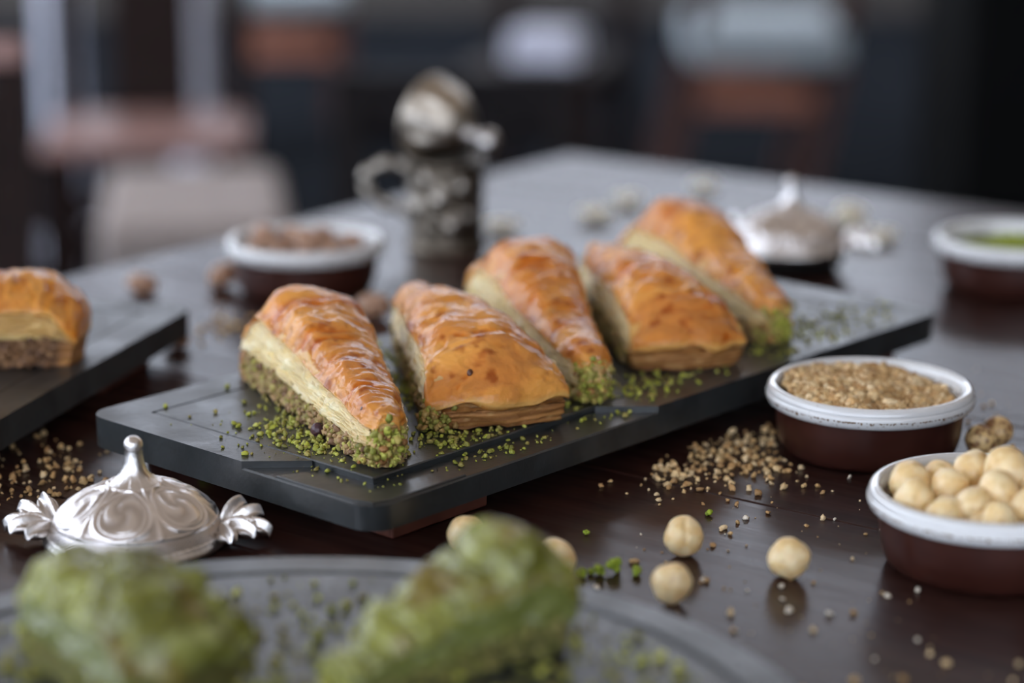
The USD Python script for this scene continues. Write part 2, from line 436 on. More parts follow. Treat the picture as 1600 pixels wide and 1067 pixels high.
def wedge(name, label, T, ang, L, w0, w1, prof, seed, z, tilt=.0, fill='green', dough=False, c1=.43, c2=.86, group=None, tip_crumbs=60, front_crumbs=0, slant=(0, 0)):
    """A slice cut from a round tray: pointed tip at the origin, wide outer end at +x; crust over leaves over nut filling."""
    rng = np.random.default_rng(seed)
    t = thing(name, label, 'pastry', at(T[0], T[1], z), ang, group)
    ps, ph = np.array(prof).T

    def H(a):
        from scipy.interpolate import PchipInterpolator
        return PchipInterpolator(ps, ph)(np.clip(a, 0, 1))

    def place(a, b, c, grow=0.0):
        """a 0..1 along, b -1..1 across, c 0..1 up"""
        bend = .0025 * np.sin(a * 3 + seed)
        w = (w0 + (w1 - w0) * a ** .92) / 2 + grow
        w = w * (.62 + .38 * sstep(0, .07, a))
        h = H(a)
        hump = 1 - .20 * np.abs(b) ** 3
        side = 1 + .05 * np.sin(np.pi * c) - .10 * np.clip((c - .75) / .25, 0, 1) ** 2 - .05 * (1 - c)
        side = side * np.where(b > 0, 1 - slant[0] * c * (1 - .3 * a), 1 - slant[1] * c * (1 - .3 * a))
        x = L * a + .007 * (1 - b ** 2) * a ** 6 - .006 * np.clip((c - .55) / .45, 0, 1) ** 2 * a ** 10 + .0025 * np.sin(np.pi * c) * a ** 8
        zz = c * h * hump + tilt * b * w * c
        return np.stack([x, b * w * side + bend, zz], -1)

    def part(pname, na, nb, nc, lo, hi, a0, a1, grow, disp, colour, mat):
        u, f = boxgrid(na, nb, nc)
        a = a0 + (a1 - a0) * u[:, 0]
        b = 2 * u[:, 1] - 1
        l, h_ = lo(a, b), hi(a, b)
        c = l + (h_ - l) * u[:, 2]
        v = place(a, b, c, grow)
        if a1 > .99 and pname == 'crust':
            v[:, 0] += .0012 * sstep(.97, 1.0, a)
        n = normals(v, f)
        v = v + n * disp(v, n, a, b, c)[:, None]
        v[:, 2] = np.maximum(v[:, 2], 0)
        n = normals(v, f)
        col = np.clip(colour(v, n, a, b, c), .002, .95)
        obj(pname, (v * S, f), mat, t, col=col)

    one = lambda k: (lambda a, b: np.full_like(a, k))
    wob = lambda a, b, k: k + .05 * (noise(np.stack([a * 9 + seed, b * 2.2, 0 * a], -1), seed) - .5)

    def ridge(v, fx, fy, warp=.5):
        p = np.stack([v[:, 0] * fx, v[:, 1] * fy, v[:, 2] * fy * .5], -1)
        p = p + warp * np.stack([fbm(v * 90, 2, seed + 5), fbm(v * 90 + 7, 2, seed + 6), 0 * v[:, 0]], -1)
        return 1 - np.abs(2 * fbm(p, 3, seed + 1) - 1) * 2

    # ---- crust
    wr = {}

    def d_crust(v, n, a, b, c):
        r = ridge(v, 150, 55, 1.6)
        wr['r'] = r
        top = np.clip(n[:, 2] * 1.4, 0.25, 1)
        k = 2.3 if dough else 1.0
        return k * (.0030 * (fbm(v * 75, 2, seed + 2) - .5) * 2 * .8 + .0012 * r * top + .0009 * (1 - top) * (2 * fbm(np.stack([v[:, 0] * 120, v[:, 1] * 60, v[:, 2] * 420], -1), 2, seed + 14) - 1) + .0005 * (fbm(v * 600, 2, seed) - .5))

    def c_crust(v, n, a, b, c):
        k = fbm(v * np.array([70, 45, 45]), 3, seed + 3)
        g = fbm(v * np.array([260, 120, 200]), 3, seed + 4)
        if dough:
            col = mixc((.23, .245, .040), (.105, .108, .012), sstep(.35, .65, k))
            col = mixc(col, (.38, .40, .15), sstep(.48, .70, g) * .6)
            return mixc(col, (.16, .11, .02), sstep(.55, .7, fbm(v * 60 + 3, 2, seed + 9)) * .8)
        col = mixc((.71, .27, .038), (.53, .130, .008), sstep(.35, .62, k))
        col = mixc(col, (.34, .070, .007), sstep(.50, .70, g) * .65)
        col = mixc(col, (.70, .36, .11), sstep(.15, .5, wr['r']) * .35)
        edge = sstep(.35, .0, (c - low(a, b)) / np.maximum(1 - low(a, b), .05)) * (np.abs(n[:, 2]) < .75)
        col = mixc(col, (.70, .42, .13), edge * .75)
        return mixc(col, (.26, .045, .004), sstep(.58, .76, fbm(v * 140 + 11, 3, seed + 8)) * .8)

    def low(a, b):
        return wob(a, b, c2) + (.50 + .20 * (noise(np.stack([b * 2.3 + seed, 0 * b, 0 * b], -1), seed + 40) - .5) - c2) * sstep(.955, .99, a)

    CR = M['green_dough'] if dough else M['crust']
    part('crust', 170, 76, 14, low, one(1.0), .0, 1.0, .0004, d_crust, c_crust, CR)

    # ---- leaves
    def d_layers(v, n, a, b, c):
        sidew = np.abs(n[:, 2]) < .6
        st = noise(np.stack([v[:, 0] * 130, v[:, 1] * 40, c * H(a) * 1500], -1), seed + 20)
        puff = fbm(v * np.array([150, 110, 210]), 3, seed + 21)
        return sidew * (.0009 * (st - .5) + .0055 * (puff - .5))

    def c_layers(v, n, a, b, c):
        st = noise(np.stack([v[:, 0] * 60, v[:, 1] * 30, c * H(a) * 1300], -1), seed + 22)
        k = fbm(v * np.array([130, 90, 260]), 3, seed + 23)
        if dough:
            return mixc((.17, .20, .05), (.10, .11, .02), st)
        col = mixc((.92, .68, .28), (.95, .82, .48), sstep(.35, .65, k))
        col = mixc(col, (.68, .46, .17), sstep(.55, .85, st) * .45)
        if fill == 'brown':
            col = mixc((.58, .30, .07), (.66, .42, .14), st)
        rel = (c - c1) / (c2 - c1)
        col = mixc(col, (.68, .42, .13), sstep(.62, 1.05, rel) * .8)
        col = mixc(col, (.50, .40, .14), sstep(.18, .0, rel) * .45)
        col = mixc(col, (.62, .36, .10), sstep(.30, .0, a) * .75)
        return mixc(col, (.46, .22, .055), sstep(.95, .985, a))

    part('pastry_layers', 150, 12, 36, lambda a, b: wob(a, b, c1) - .03, lambda a, b: low(a, b) * 0 + wob(a, b, c2) + .02, .004, .985, 0, d_layers, c_layers, M['green_dough'] if dough else M['layers'])

    # ---- single leaves of dough standing a little proud of the cut faces
    if not dough:
        ms, cs = [], []
        N = 110
        aa = np.linspace(.03, .965, N)
        for sgn in (1, -1):
            for k in range(9):
                lev = c1 + .015 + (c2 - c1 - .03) * (k + rng.uniform(.2, .8)) / 9
                c = lev + .022 * (fbm(np.stack([aa * 7 + k, aa * 0 + seed, aa * 0 + sgn], -1), 2, seed + 50) - .5) * 2
                dd = (.0013 if sgn > 0 else .0008) * np.clip(fbm(np.stack([aa * 26 + 9 * k, aa * 0 + seed + k, aa * 0 + sgn], -1), 3, seed + 51) - .40, 0, 1) / .3 + .0001
                droop = dd * rng.uniform(-.5, .6)
                bb = np.full(N, float(sgn))
                inn, out = place(aa, bb * .97, c), place(aa, bb, c, dd)
                out[:, 2] -= droop
                th = np.array([0, 0, .00016])
                V = np.stack([inn + th, out + th, out - th, inn - th], 1).reshape(-1, 3)
                i = np.arange(N - 1)[:, None] * 4
                F = np.vstack([np.stack([i[:, 0] + p_, i[:, 0] + 4 + p_, i[:, 0] + 4 + (p_ + 1) % 4, i[:, 0] + (p_ + 1) % 4], 1) for p_ in range(4)])
                if sgn < 0:
                    F = F[:, ::-1]
                F = np.vstack([F[:, [0, 1, 2]], F[:, [0, 2, 3]]])
                ms.append((V * S, F))
                base = np.array((.94, .77, .40) if fill == 'green' else (.62, .36, .10)) * rng.uniform(.88, 1.04)
                hi = sstep(c2 - .10, c2 + .02, c)
                cs.append(np.repeat(mixc(base, (.66, .38, .10), hi * .7), 4, axis=0))
        obj('phyllo_edges', cat(ms), M['layers'], t, col=np.vstack(cs), smooth=False, kind='stuff')

    # ---- filling
    pal = FILL[fill]

    def d_fill(v, n, a, b, c):
        end = sstep(.93, .975, a)
        st = noise(np.stack([v[:, 0] * 40, v[:, 1] * 60, v[:, 2] * 1100], -1), seed + 30)
        return (1 - end) * .0052 * (fbm(v * 330, 3, seed + 31) - .5) + end * (.0016 * (st - .5) + .003 * (fbm(v * 160, 2, seed + 33) - .5)) - .0006

    def c_fill(v, n, a, b, c):
        k = fbm(v * 420, 3, seed + 32)
        q = fbm(v * 190 + 5, 2, seed + 34)
        col = mixc(pal[0], pal[1], sstep(.4, .6, k))
        col = mixc(col, pal[2], sstep(.5, .66, q))
        if dough:
            return mixc((.075, .078, .016), (.14, .12, .03), k)
        st = noise(np.stack([v[:, 0] * 30, v[:, 1] * 45, v[:, 2] * 900], -1), seed + 30)
        endc = mixc((.42, .19, .05), (.24, .095, .022), sstep(.3, .7, st))
        endc = mixc(endc, (.50, .30, .11), sstep(.6, .75, k) * .7)
        e = sstep(.945, .98, a)[:, None]
        return col * (1 - e) + endc * e

    part('nut_filling', 130, 30, 18, one(0.0), lambda a, b: wob(a, b, c1), .0, 1.0 if not dough else .99, -.0003, d_fill, c_fill, M['filling'])

    # ---- loose nuts showing in the cut faces
    n = 900
    a = rng.uniform(0, .95, n)
    b = rng.choice([-1, 1], n) * rng.uniform(.96, 1.03, n)
    c = rng.uniform(.02, c1 * .98, n)
    r = .0004 + .0013 * rng.uniform(0, 1, n) ** 2
    p = place(a, b, c)
    cols = pick(rng, pal if not dough else [(.10, .11, .02), (.16, .16, .03), (.20, .17, .05)], n, .3)
    mesh, col = blobs(p * S, r * S, rng, cols, 1, .32)
    obj('nut_pieces', mesh, M['crumb'], t, col=col, kind='stuff')
    for (sa, sb, sc, sr, scol) in SPECKS.get(seed, []):
        q = place(np.array([sa]), np.array([sb]), np.array([sc]))
        q[:, 2] = np.maximum(q[:, 2], sr * .7)
        mesh, col = blobs(q * S, [sr * S], rng, [scol], 3, .05)
        obj('dark_nut_bit', mesh, M['nut'], t, col=col)
    # ---- pistachio powder stuck to the tip
    if tip_crumbs:
        n = int(tip_crumbs * 2.6)
        a = np.abs(rng.normal(0, .045, n))
        b = rng.uniform(-1.05, 1.05, n)
        c = np.minimum(rng.uniform(.03, 1.0, n), rng.uniform(.03, 1.1, n))
        p = place(a, b, c) - np.stack([rng.uniform(0, .004, n), 0 * a, 0 * a], -1)
        p[:, 2] = np.maximum(p[:, 2], .0015)
        r = .0005 + .0014 * rng.uniform(0, 1, n) ** 1.5
        mesh, col = blobs(p * S, r * S, rng, pick(rng, GREENS + [(.50, .40, .10), (.46, .42, .10), (.34, .16, .05)], n), 1, .35)
        obj('pistachio_crust', mesh, M['crumb'], t, col=col, kind='stuff')
    if front_crumbs:
        n = front_crumbs * 3
        p = np.stack([L + rng.normal(.003, .003, n), -w1 / 2 * np.sign(front_crumbs) * 1.0 + np.abs(rng.normal(0, .006, n)), np.abs(rng.normal(0, .005, n)) + .0015], -1)
        mesh, col = blobs(p * S, rng.uniform(.0005, .0017, n) * S, rng, pick(rng, [(.28, .26, .05), (.40, .27, .08), (.24, .24, .04), (.34, .20, .06)], n), 1, .35)
        obj('pistachio_clump', mesh, M['crumb'], t, col=col, kind='stuff')
    return t


BZ = .024 + .0002
wedge('baklava', 'leftmost baklava wedge on the middle board, tip and cream cut face towards the viewer', (-.0520, .852), 106.6, .150, .017, .057,
      [(0, .0215), (.25, .026), (.5, .0315), (.75, .0395), (.9, .041), (1, .033)], 11, BZ, tilt=-.0, tip_crumbs=110, slant=(.42, -.04))
wedge('baklava', 'glossy baklava wedge second from the left, wide amber end facing the viewer', (-.0475, 1.062), -75.7, .1555, .016, .0605,
      [(0, .024), (.25, .031), (.5, .0375), (.7, .0375), (.85, .034), (.95, .029), (1, .0225)], 23, BZ, tilt=.02, tip_crumbs=70, front_crumbs=46, slant=(.02, .16))
wedge('baklava', 'middle baklava wedge of the five on the board, wide end at the back, tip forward', (.0335, .943), 101.8, .148, .016, .056,
      [(0, .020), (.25, .0255), (.5, .033), (.75, .043), (.9, .044), (1, .036)], 37, BZ, tip_crumbs=100, slant=(.40, -.04))
wedge('baklava', 'baklava wedge fourth from the left, broad golden end towards the viewer', (.0425, 1.147), -76.0, .1497, .016, .0545,
      [(0, .025), (.25, .031), (.5, .037), (.7, .0375), (.85, .034), (.95, .028), (1, .022)], 41, BZ, tilt=.02, tip_crumbs=70, slant=(.02, .18))
wedge('baklava', 'rightmost baklava wedge at the back of the middle board, green crumbs on its tip', (.1275, 1.043), 110.8, .142, .016, .056,
      [(0, .0205), (.25, .027), (.5, .034), (.75, .0445), (.9, .0455), (1, .037)], 59, BZ, tip_crumbs=100, slant=(.38, -.04))
wedge('baklava', 'baklava piece with brown nut filling on the left board at the picture edge', (-.354, .999), 11, .150, .02, .06,
      [(0, .022), (.3, .030), (.6, .037), (.85, .0385), (.95, .036), (1, .029)], 67, BZ, fill='brown', c1=.5, tip_crumbs=0)

PZ = .020 + .0002
wedge('pistachio_pastry', 'green pistachio pastry at the front left of the round board, before the silver lid', (-.147, .683), -42, .068, .034, .048,
      [(0, .028), (.3, .033), (.6, .0345), (.9, .0345), (1, .030)], 71, PZ, dough=True, tip_crumbs=40)
wedge('pistachio_pastry', 'green pistachio pastry wedge at the front centre, tip pointing to the left', (-.052, .637), 44, .078, .012, .040,
      [(0, .008), (.3, .0185), (.6, .030), (.85, .037), (1, .032)], 83, PZ, dough=True, tip_crumbs=30)


# ------------------------------------------------------------------ ramekins
def make_ramekin(label, x, y):
    t = thing('ramekin', label, 'bowl', at(x, y), 0, 'brown ramekins with white rims')
    b = smoothcurve([(0, .0012), (.030, .0012), (.0345, .0008), (.0375, .003), (.0393, .008), (.0402, .014), (.0408, .0222)], 6)
    b = np.vstack([b, [(.0408, .0226), (.0375, .0226), (.0372, .021), (.0365, .012), (.034, .006), (.02, .0045), (0, .0042)]])
    obj('body', lathe(b * S, 128), M['glaze_brown'], t, smooth=50)
    r = [(.0408, .0215), (.0432, .0222), (.0446, .0236), (.0453, .0256), (.0451, .0270), (.0446, .0278), (.0447, .0284), (.0441, .0300), (.0428, .0309), (.0413, .0309), (.0400, .0299), (.0392, .0283), (.0385, .025), (.0378, .0205), (.0372, .0205)]
    r = np.vstack([smoothcurve(r, 4), [(.0408, .0215)]])
    obj('rim', lathe(r * S, 160), M['glaze_white'], t, smooth=60)
    return t


RAM = [(.1558, .9517), (.1784, .8088), (.2839, 1.260), (-.1164, 1.2532)]
rk = make_ramekin('brown ramekin with white rim filled with chopped nut crumbs, right of the middle board', *RAM[0])
dup(rk, at(*RAM[1]), 40, 'brown ramekin with white rim full of blanched hazelnuts, nearest at the right edge')
dup(rk, at(*RAM[2]), 100, 'brown ramekin with white rim holding green pistachio powder, at the far right edge')
dup(rk, at(*RAM[3]), 200, 'brown ramekin with white rim holding brown shelled nuts, behind the leftmost baklava')

CRUMBC = [(.60, .40, .18), (.68, .49, .25), (.52, .32, .13), (.74, .56, .32), (.46, .27, .11)]


def heap(name, label, cat_, x, y, zbase, top, rin, n, rr, pal, seed, lean=(0, 0), fine=1, mound=.2):
    rng = np.random.default_rng(seed)
    u = np.sqrt(rng.uniform(0, 1, n))
    th = rng.uniform(0, 2 * np.pi, n)
    px, py = u * rin * np.cos(th), u * rin * np.sin(th)
    surf = top * (1 - mound * u ** 2) + lean[0] * px + lean[1] * py + .0035 * (fbm(np.stack([px * 90, py * 90, 0 * px], -1), 3, seed) - .5) * 2
    p = np.stack([px, py, surf - zbase], -1)
    r = rr[0] + (rr[1] - rr[0]) * rng.uniform(0, 1, n) ** 2
    mesh, col = blobs(p * S, r * S, rng, pick(rng, pal, n), fine, .32)
    # the packed body below the loose grains
    g = np.linspace(0, 1, 14)
    t = np.linspace(0, 2 * np.pi, 48, endpoint=False)
    G, TT = np.meshgrid(g, t, indexing='ij')
    bx, by = G * rin * np.cos(TT), G * rin * np.sin(TT)
    bz = top * (1 - mound * G ** 2) + lean[0] * bx + lean[1] * by - .0015 - zbase
    V = np.stack([bx, by, bz], -1).reshape(-1, 3)
    F = []
    for i in range(13):
        for j in range(48):
            a, b, c, d = i * 48 + j, (i + 1) * 48 + j, (i + 1) * 48 + (j + 1) % 48, i * 48 + (j + 1) % 48
            F += [(a, b, c), (a, c, d)]
    V2 = V.copy()
    V2[:, 2] = 0
    V2[:, :2] *= .88
    F = np.array(F)
    mesh2 = cat([mesh, (V * S, F), (V2 * S, F[:, ::-1])])
    col = np.vstack([col, np.tile(np.asarray(pal[0]) * .85, (2 * len(V), 1))])
    o = obj(name, mesh2, M['crumb'], col=col, loc=at(x, y, zbase))
    return tag(o, label, cat_, kind='stuff')


heap('nut_crumbs', 'tan chopped nut crumbs heaped in the white rimmed ramekin right of the middle board', 'chopped nuts', *RAM[0], .0046, .0292, .0366, 2800, (.0006, .0024), CRUMBC, 5, lean=(-.11, .05), mound=.10)
heap('pistachio_powder', 'bright green pistachio powder in the ramekin at the far right edge', 'pistachio powder', *RAM[2], .0046, .0245, .0365, 1500, (.0006, .0018), [(.30, .36, .03), (.36, .42, .05), (.24, .30, .02)], 6, lean=(.04, -.04), mound=.05)


# ------------------------------------------------------------------ nuts
def nut_mesh(seed, r, kind, pose=None):
    v, f = ICO[3]
    rng = np.random.default_rng(seed)
    v = v.copy()
    off = rng.uniform(0, 50, 3)
    if kind == 'blanched':
        d = 1 + .14 * (fbm(v * 1.1 + off, 2, seed) - .5) * 2
        z = v[:, 2]
        d = d * (1 + .45 * np.clip(z - .60, 0, 1) ** 1.3) * np.where(z < -.6, 1 - .16 * (-z - .6), 1)
        groove = np.exp(-((v[:, 0] + .2 * z) / .09) ** 2) * (v[:, 1] > 0) * (1 - z * z)
        d = d - (.22 if seed == 103 else .12) * groove * (seed % 2)
        q = v * d[:, None] * np.array([1, .96, 1.0])
        k = fbm(v * 2.2 + off, 3, seed + 1)
        col = mixc((.80, .54, .25), (.90, .69, .40), sstep(.35, .65, k))
        col = mixc(col, (.55, .33, .12), sstep(.62, .78, fbm(v * 3 + off, 2, seed + 2)) * .6 + groove * .3)
        tipc = sstep(.86, .97, -z)
        col = mixc(col, (.25, .14, .07), tipc * (seed % 3 == 0) * .8)
    elif kind == 'skin':
        d = 1 + .12 * (fbm(v * 1.6 + off, 3, seed) - .5) * 2
        q = v * d[:, None] * np.array([1, .95, .98])
        k = fbm(v * 3 + off, 3, seed + 1)
        col = mixc((.74, .50, .23), (.24, .12, .05), sstep(.47, .60, k))
    else:
        d = 1 + .12 * (fbm(v * 1.5 + off, 3, seed) - .5) * 2
        ridge_ = .04 * np.sin(np.arctan2(v[:, 1], v[:, 2]) * 9 + 3 * fbm(v * 2 + off, 2, seed))
        q = v * (d + ridge_)[:, None] * np.array([1.35, .92, .85])
        col = mixc((.42, .26, .17), (.27, .14, .085), sstep(.35, .65, fbm(v * np.array([1.5, 5, 5]) + off, 3, seed + 1)))
    q = q * r
    ax = rng.normal(size=3)
    R = trimesh.transformations.rotation_matrix(rng.uniform(0, 6.28) if kind != 'shelled' else rng.uniform(-.5, .5), ax)[:3, :3]
    Rz = trimesh.transformations.rotation_matrix(rng.uniform(0, 6.28), [0, 0, 1])[:3, :3]
    M3 = Rz @ R if pose is None else trimesh.transformations.euler_matrix(*np.radians(pose))[:3, :3]
    q = q @ M3.T
    return q, f, col


def nut(name, label, category, x, y, z, r, seed, kind, group=None, rest=True, pose=None):
    q, f, col = nut_mesh(seed, r, kind, pose)
    base = q[:, 2].min()
    q = q - [0, 0, base]
    o = obj(name, (q * S, f), M['nut'], col=col, loc=at(x, y, z if rest else z + base))
    return tag(o, label, category, group)


NR = .0076
for i, (x, y, k, lb) in enumerate([
        (-.0175, .823, 'blanched', 'blanched hazelnut half hidden behind the peak of the front centre green pastry'),
        (.0165, .792, 'blanched', 'blanched hazelnut just right of the front centre green pastry, by the round board'),
        (.0655, .8185, 'blanched', 'cleft blanched hazelnut on the table, above the one lying at the round board edge'),
        (.1025, .7955, 'blanched', 'smooth blanched hazelnut standing alone left of the hazelnut ramekin'),
        (.0570, .7690, 'blanched', 'pointed blanched hazelnut lying against the edge of the round board'),
        (.2130, .957, 'skin', 'hazelnut with patchy brown skin, the upper of two behind the hazelnut ramekin'),
        (.2035, .945, 'skin', 'hazelnut with patchy brown skin, the lower of two behind the hazelnut ramekin')]):
    nut('hazelnut', lb, 'nut', x, y, 0, NR if k == 'blanched' else .0072, [100, 102, 103, 104, 108, 109, 111][i], k, pose={2: (38, 8, 185), 3: (8, -10, 0), 4: (10, 42, 0)}.get(i))
for i, (x, y, r, lb) in enumerate([
        (-.2075, 1.243, .0072, 'brown shelled nut alone on the table behind the left board'),
        (-.1640, 1.262, .0074, 'brown shelled nut on the table touching the left of the nut ramekin'),
        (-.0745, 1.190, .0078, 'brown shelled nut on the table behind the right shoulder of the leftmost baklava'),
        (-.1720, 1.128, .0062, 'brown shelled nut peeping out at the right corner of the left board')]):
    nut('shelled_nut', lb, 'nut', x, y, 0, r, 130 + i, 'shelled')

# nuts in the two ramekins: the ones that show on top, and a bed of those below
def bed(name, label, cx, cy, zs, r, seed, kind):
    rng = np.random.default_rng(seed)
    ms, cs = [], []
    for z, rad, n in zs:
        for k in range(n):
            a = 2 * math.pi * (k + .5 * (z > .01)) / max(n, 1) + rng.uniform(-.1, .1)
            q, f, col = nut_mesh(seed * 50 + len(ms), r, kind)
            q = q - [0, 0, q[:, 2].min()] + [rad * math.cos(a), rad * math.sin(a), z - zs[0][0]]
            ms.append((q[:, :] * S, f))
            cs.append(col)
    tag(obj(name, cat(ms), M['nut'], col=np.vstack(cs), loc=at(cx, cy, zs[0][0])), label, 'nuts', kind='stuff')


bed('hazelnuts', 'blanched hazelnuts lying deeper under the top ones in the ramekin at the right edge', *RAM[1], ((.0050, 0, 1), (.0050, .0155, 6), (.0050, .0288, 11), (.0150, .011, 4), (.0150, .0265, 9)), .0074, 3, 'blanched')
for i, (px, py, z, r, lb) in enumerate([
        (.1503, .8170, .0215, 1.10, 'long blanched hazelnut with a dark spot, at the left rim inside the hazelnut ramekin'),
        (.1490, .8000, .0205, 1.02, 'blanched hazelnut at the front left rim inside the hazelnut ramekin'),
        (.1625, .8230, .0205, .98, 'blanched hazelnut at the back rim, second from the left in the hazelnut ramekin'),
        (.1640, .8090, .0225, 1.00, 'cleft blanched hazelnut in the left half of the hazelnut ramekin'),
        (.1750, .8215, .0245, 1.06, 'large blanched hazelnut standing up at the back of the hazelnut ramekin'),
        (.1690, .7905, .0220, .98, 'round pale blanched hazelnut at the front of the hazelnut ramekin'),
        (.1580, .7880, .0190, .95, 'blanched hazelnut sunk low at the front rim, left of the round pale one'),
        (.1845, .8080, .0290, 1.12, 'biggest blanched hazelnut on top of the heap in the hazelnut ramekin'),
        (.1790, .7960, .0260, 1.02, 'amber blanched hazelnut leaning on the biggest one of the hazelnut ramekin'),
        (.1765, .7800, .0195, .95, 'pinkish blanched hazelnut at the front rim of the hazelnut ramekin'),
        (.1880, .7880, .0220, .98, 'blanched hazelnut at the cut-off right side of the hazelnut ramekin, front'),
        (.1950, .8020, .0240, 1.00, 'blanched hazelnut at the cut-off right side of the hazelnut ramekin, back')]):
    nut('hazelnut', lb, 'nut', px, py, z, NR * r, 402 + i * 2 + (i == 3), 'blanched')
bed('shelled_nuts', 'brown shelled nuts lying deeper under the top ones in the ramekin behind the leftmost baklava', *RAM[3], ((.0050, 0, 1), (.0050, .0165, 6), (.0050, .0285, 9), (.0145, .010, 4), (.0145, .0245, 9)), .0068, 4, 'shelled')
for i, (px, py, z, r, lb) in enumerate([
        (-.1400, 1.2530, .0250, 1.10, 'highest brown nut, at the left in the ramekin behind the leftmost baklava'),
        (-.1430, 1.2380, .0205, .95, 'brown nut at the left front rim of the nut ramekin'),
        (-.1300, 1.2400, .0210, 1.00, 'brown nut at the front rim of the nut ramekin, just right of the highest one'),
        (-.1240, 1.2560, .0240, 1.05, 'brown nut right behind the front row in the nut ramekin'),
        (-.1150, 1.2470, .0235, 1.08, 'large brown nut in the middle of the nut ramekin'),
        (-.1150, 1.2320, .0195, .95, 'brown nut at the front rim in the middle of the nut ramekin'),
        (-.1070, 1.2590, .0230, 1.00, 'brown nut behind the large middle one in the nut ramekin'),
        (-.1010, 1.2430, .0205, 1.00, 'brown nut right of the middle in the nut ramekin'),
        (-.0920, 1.2540, .0200, .95, 'rightmost brown nut in the nut ramekin')]):
    nut('shelled_nut', lb, 'nut', px, py, z, .0070 * r, 500 + i, 'shelled')


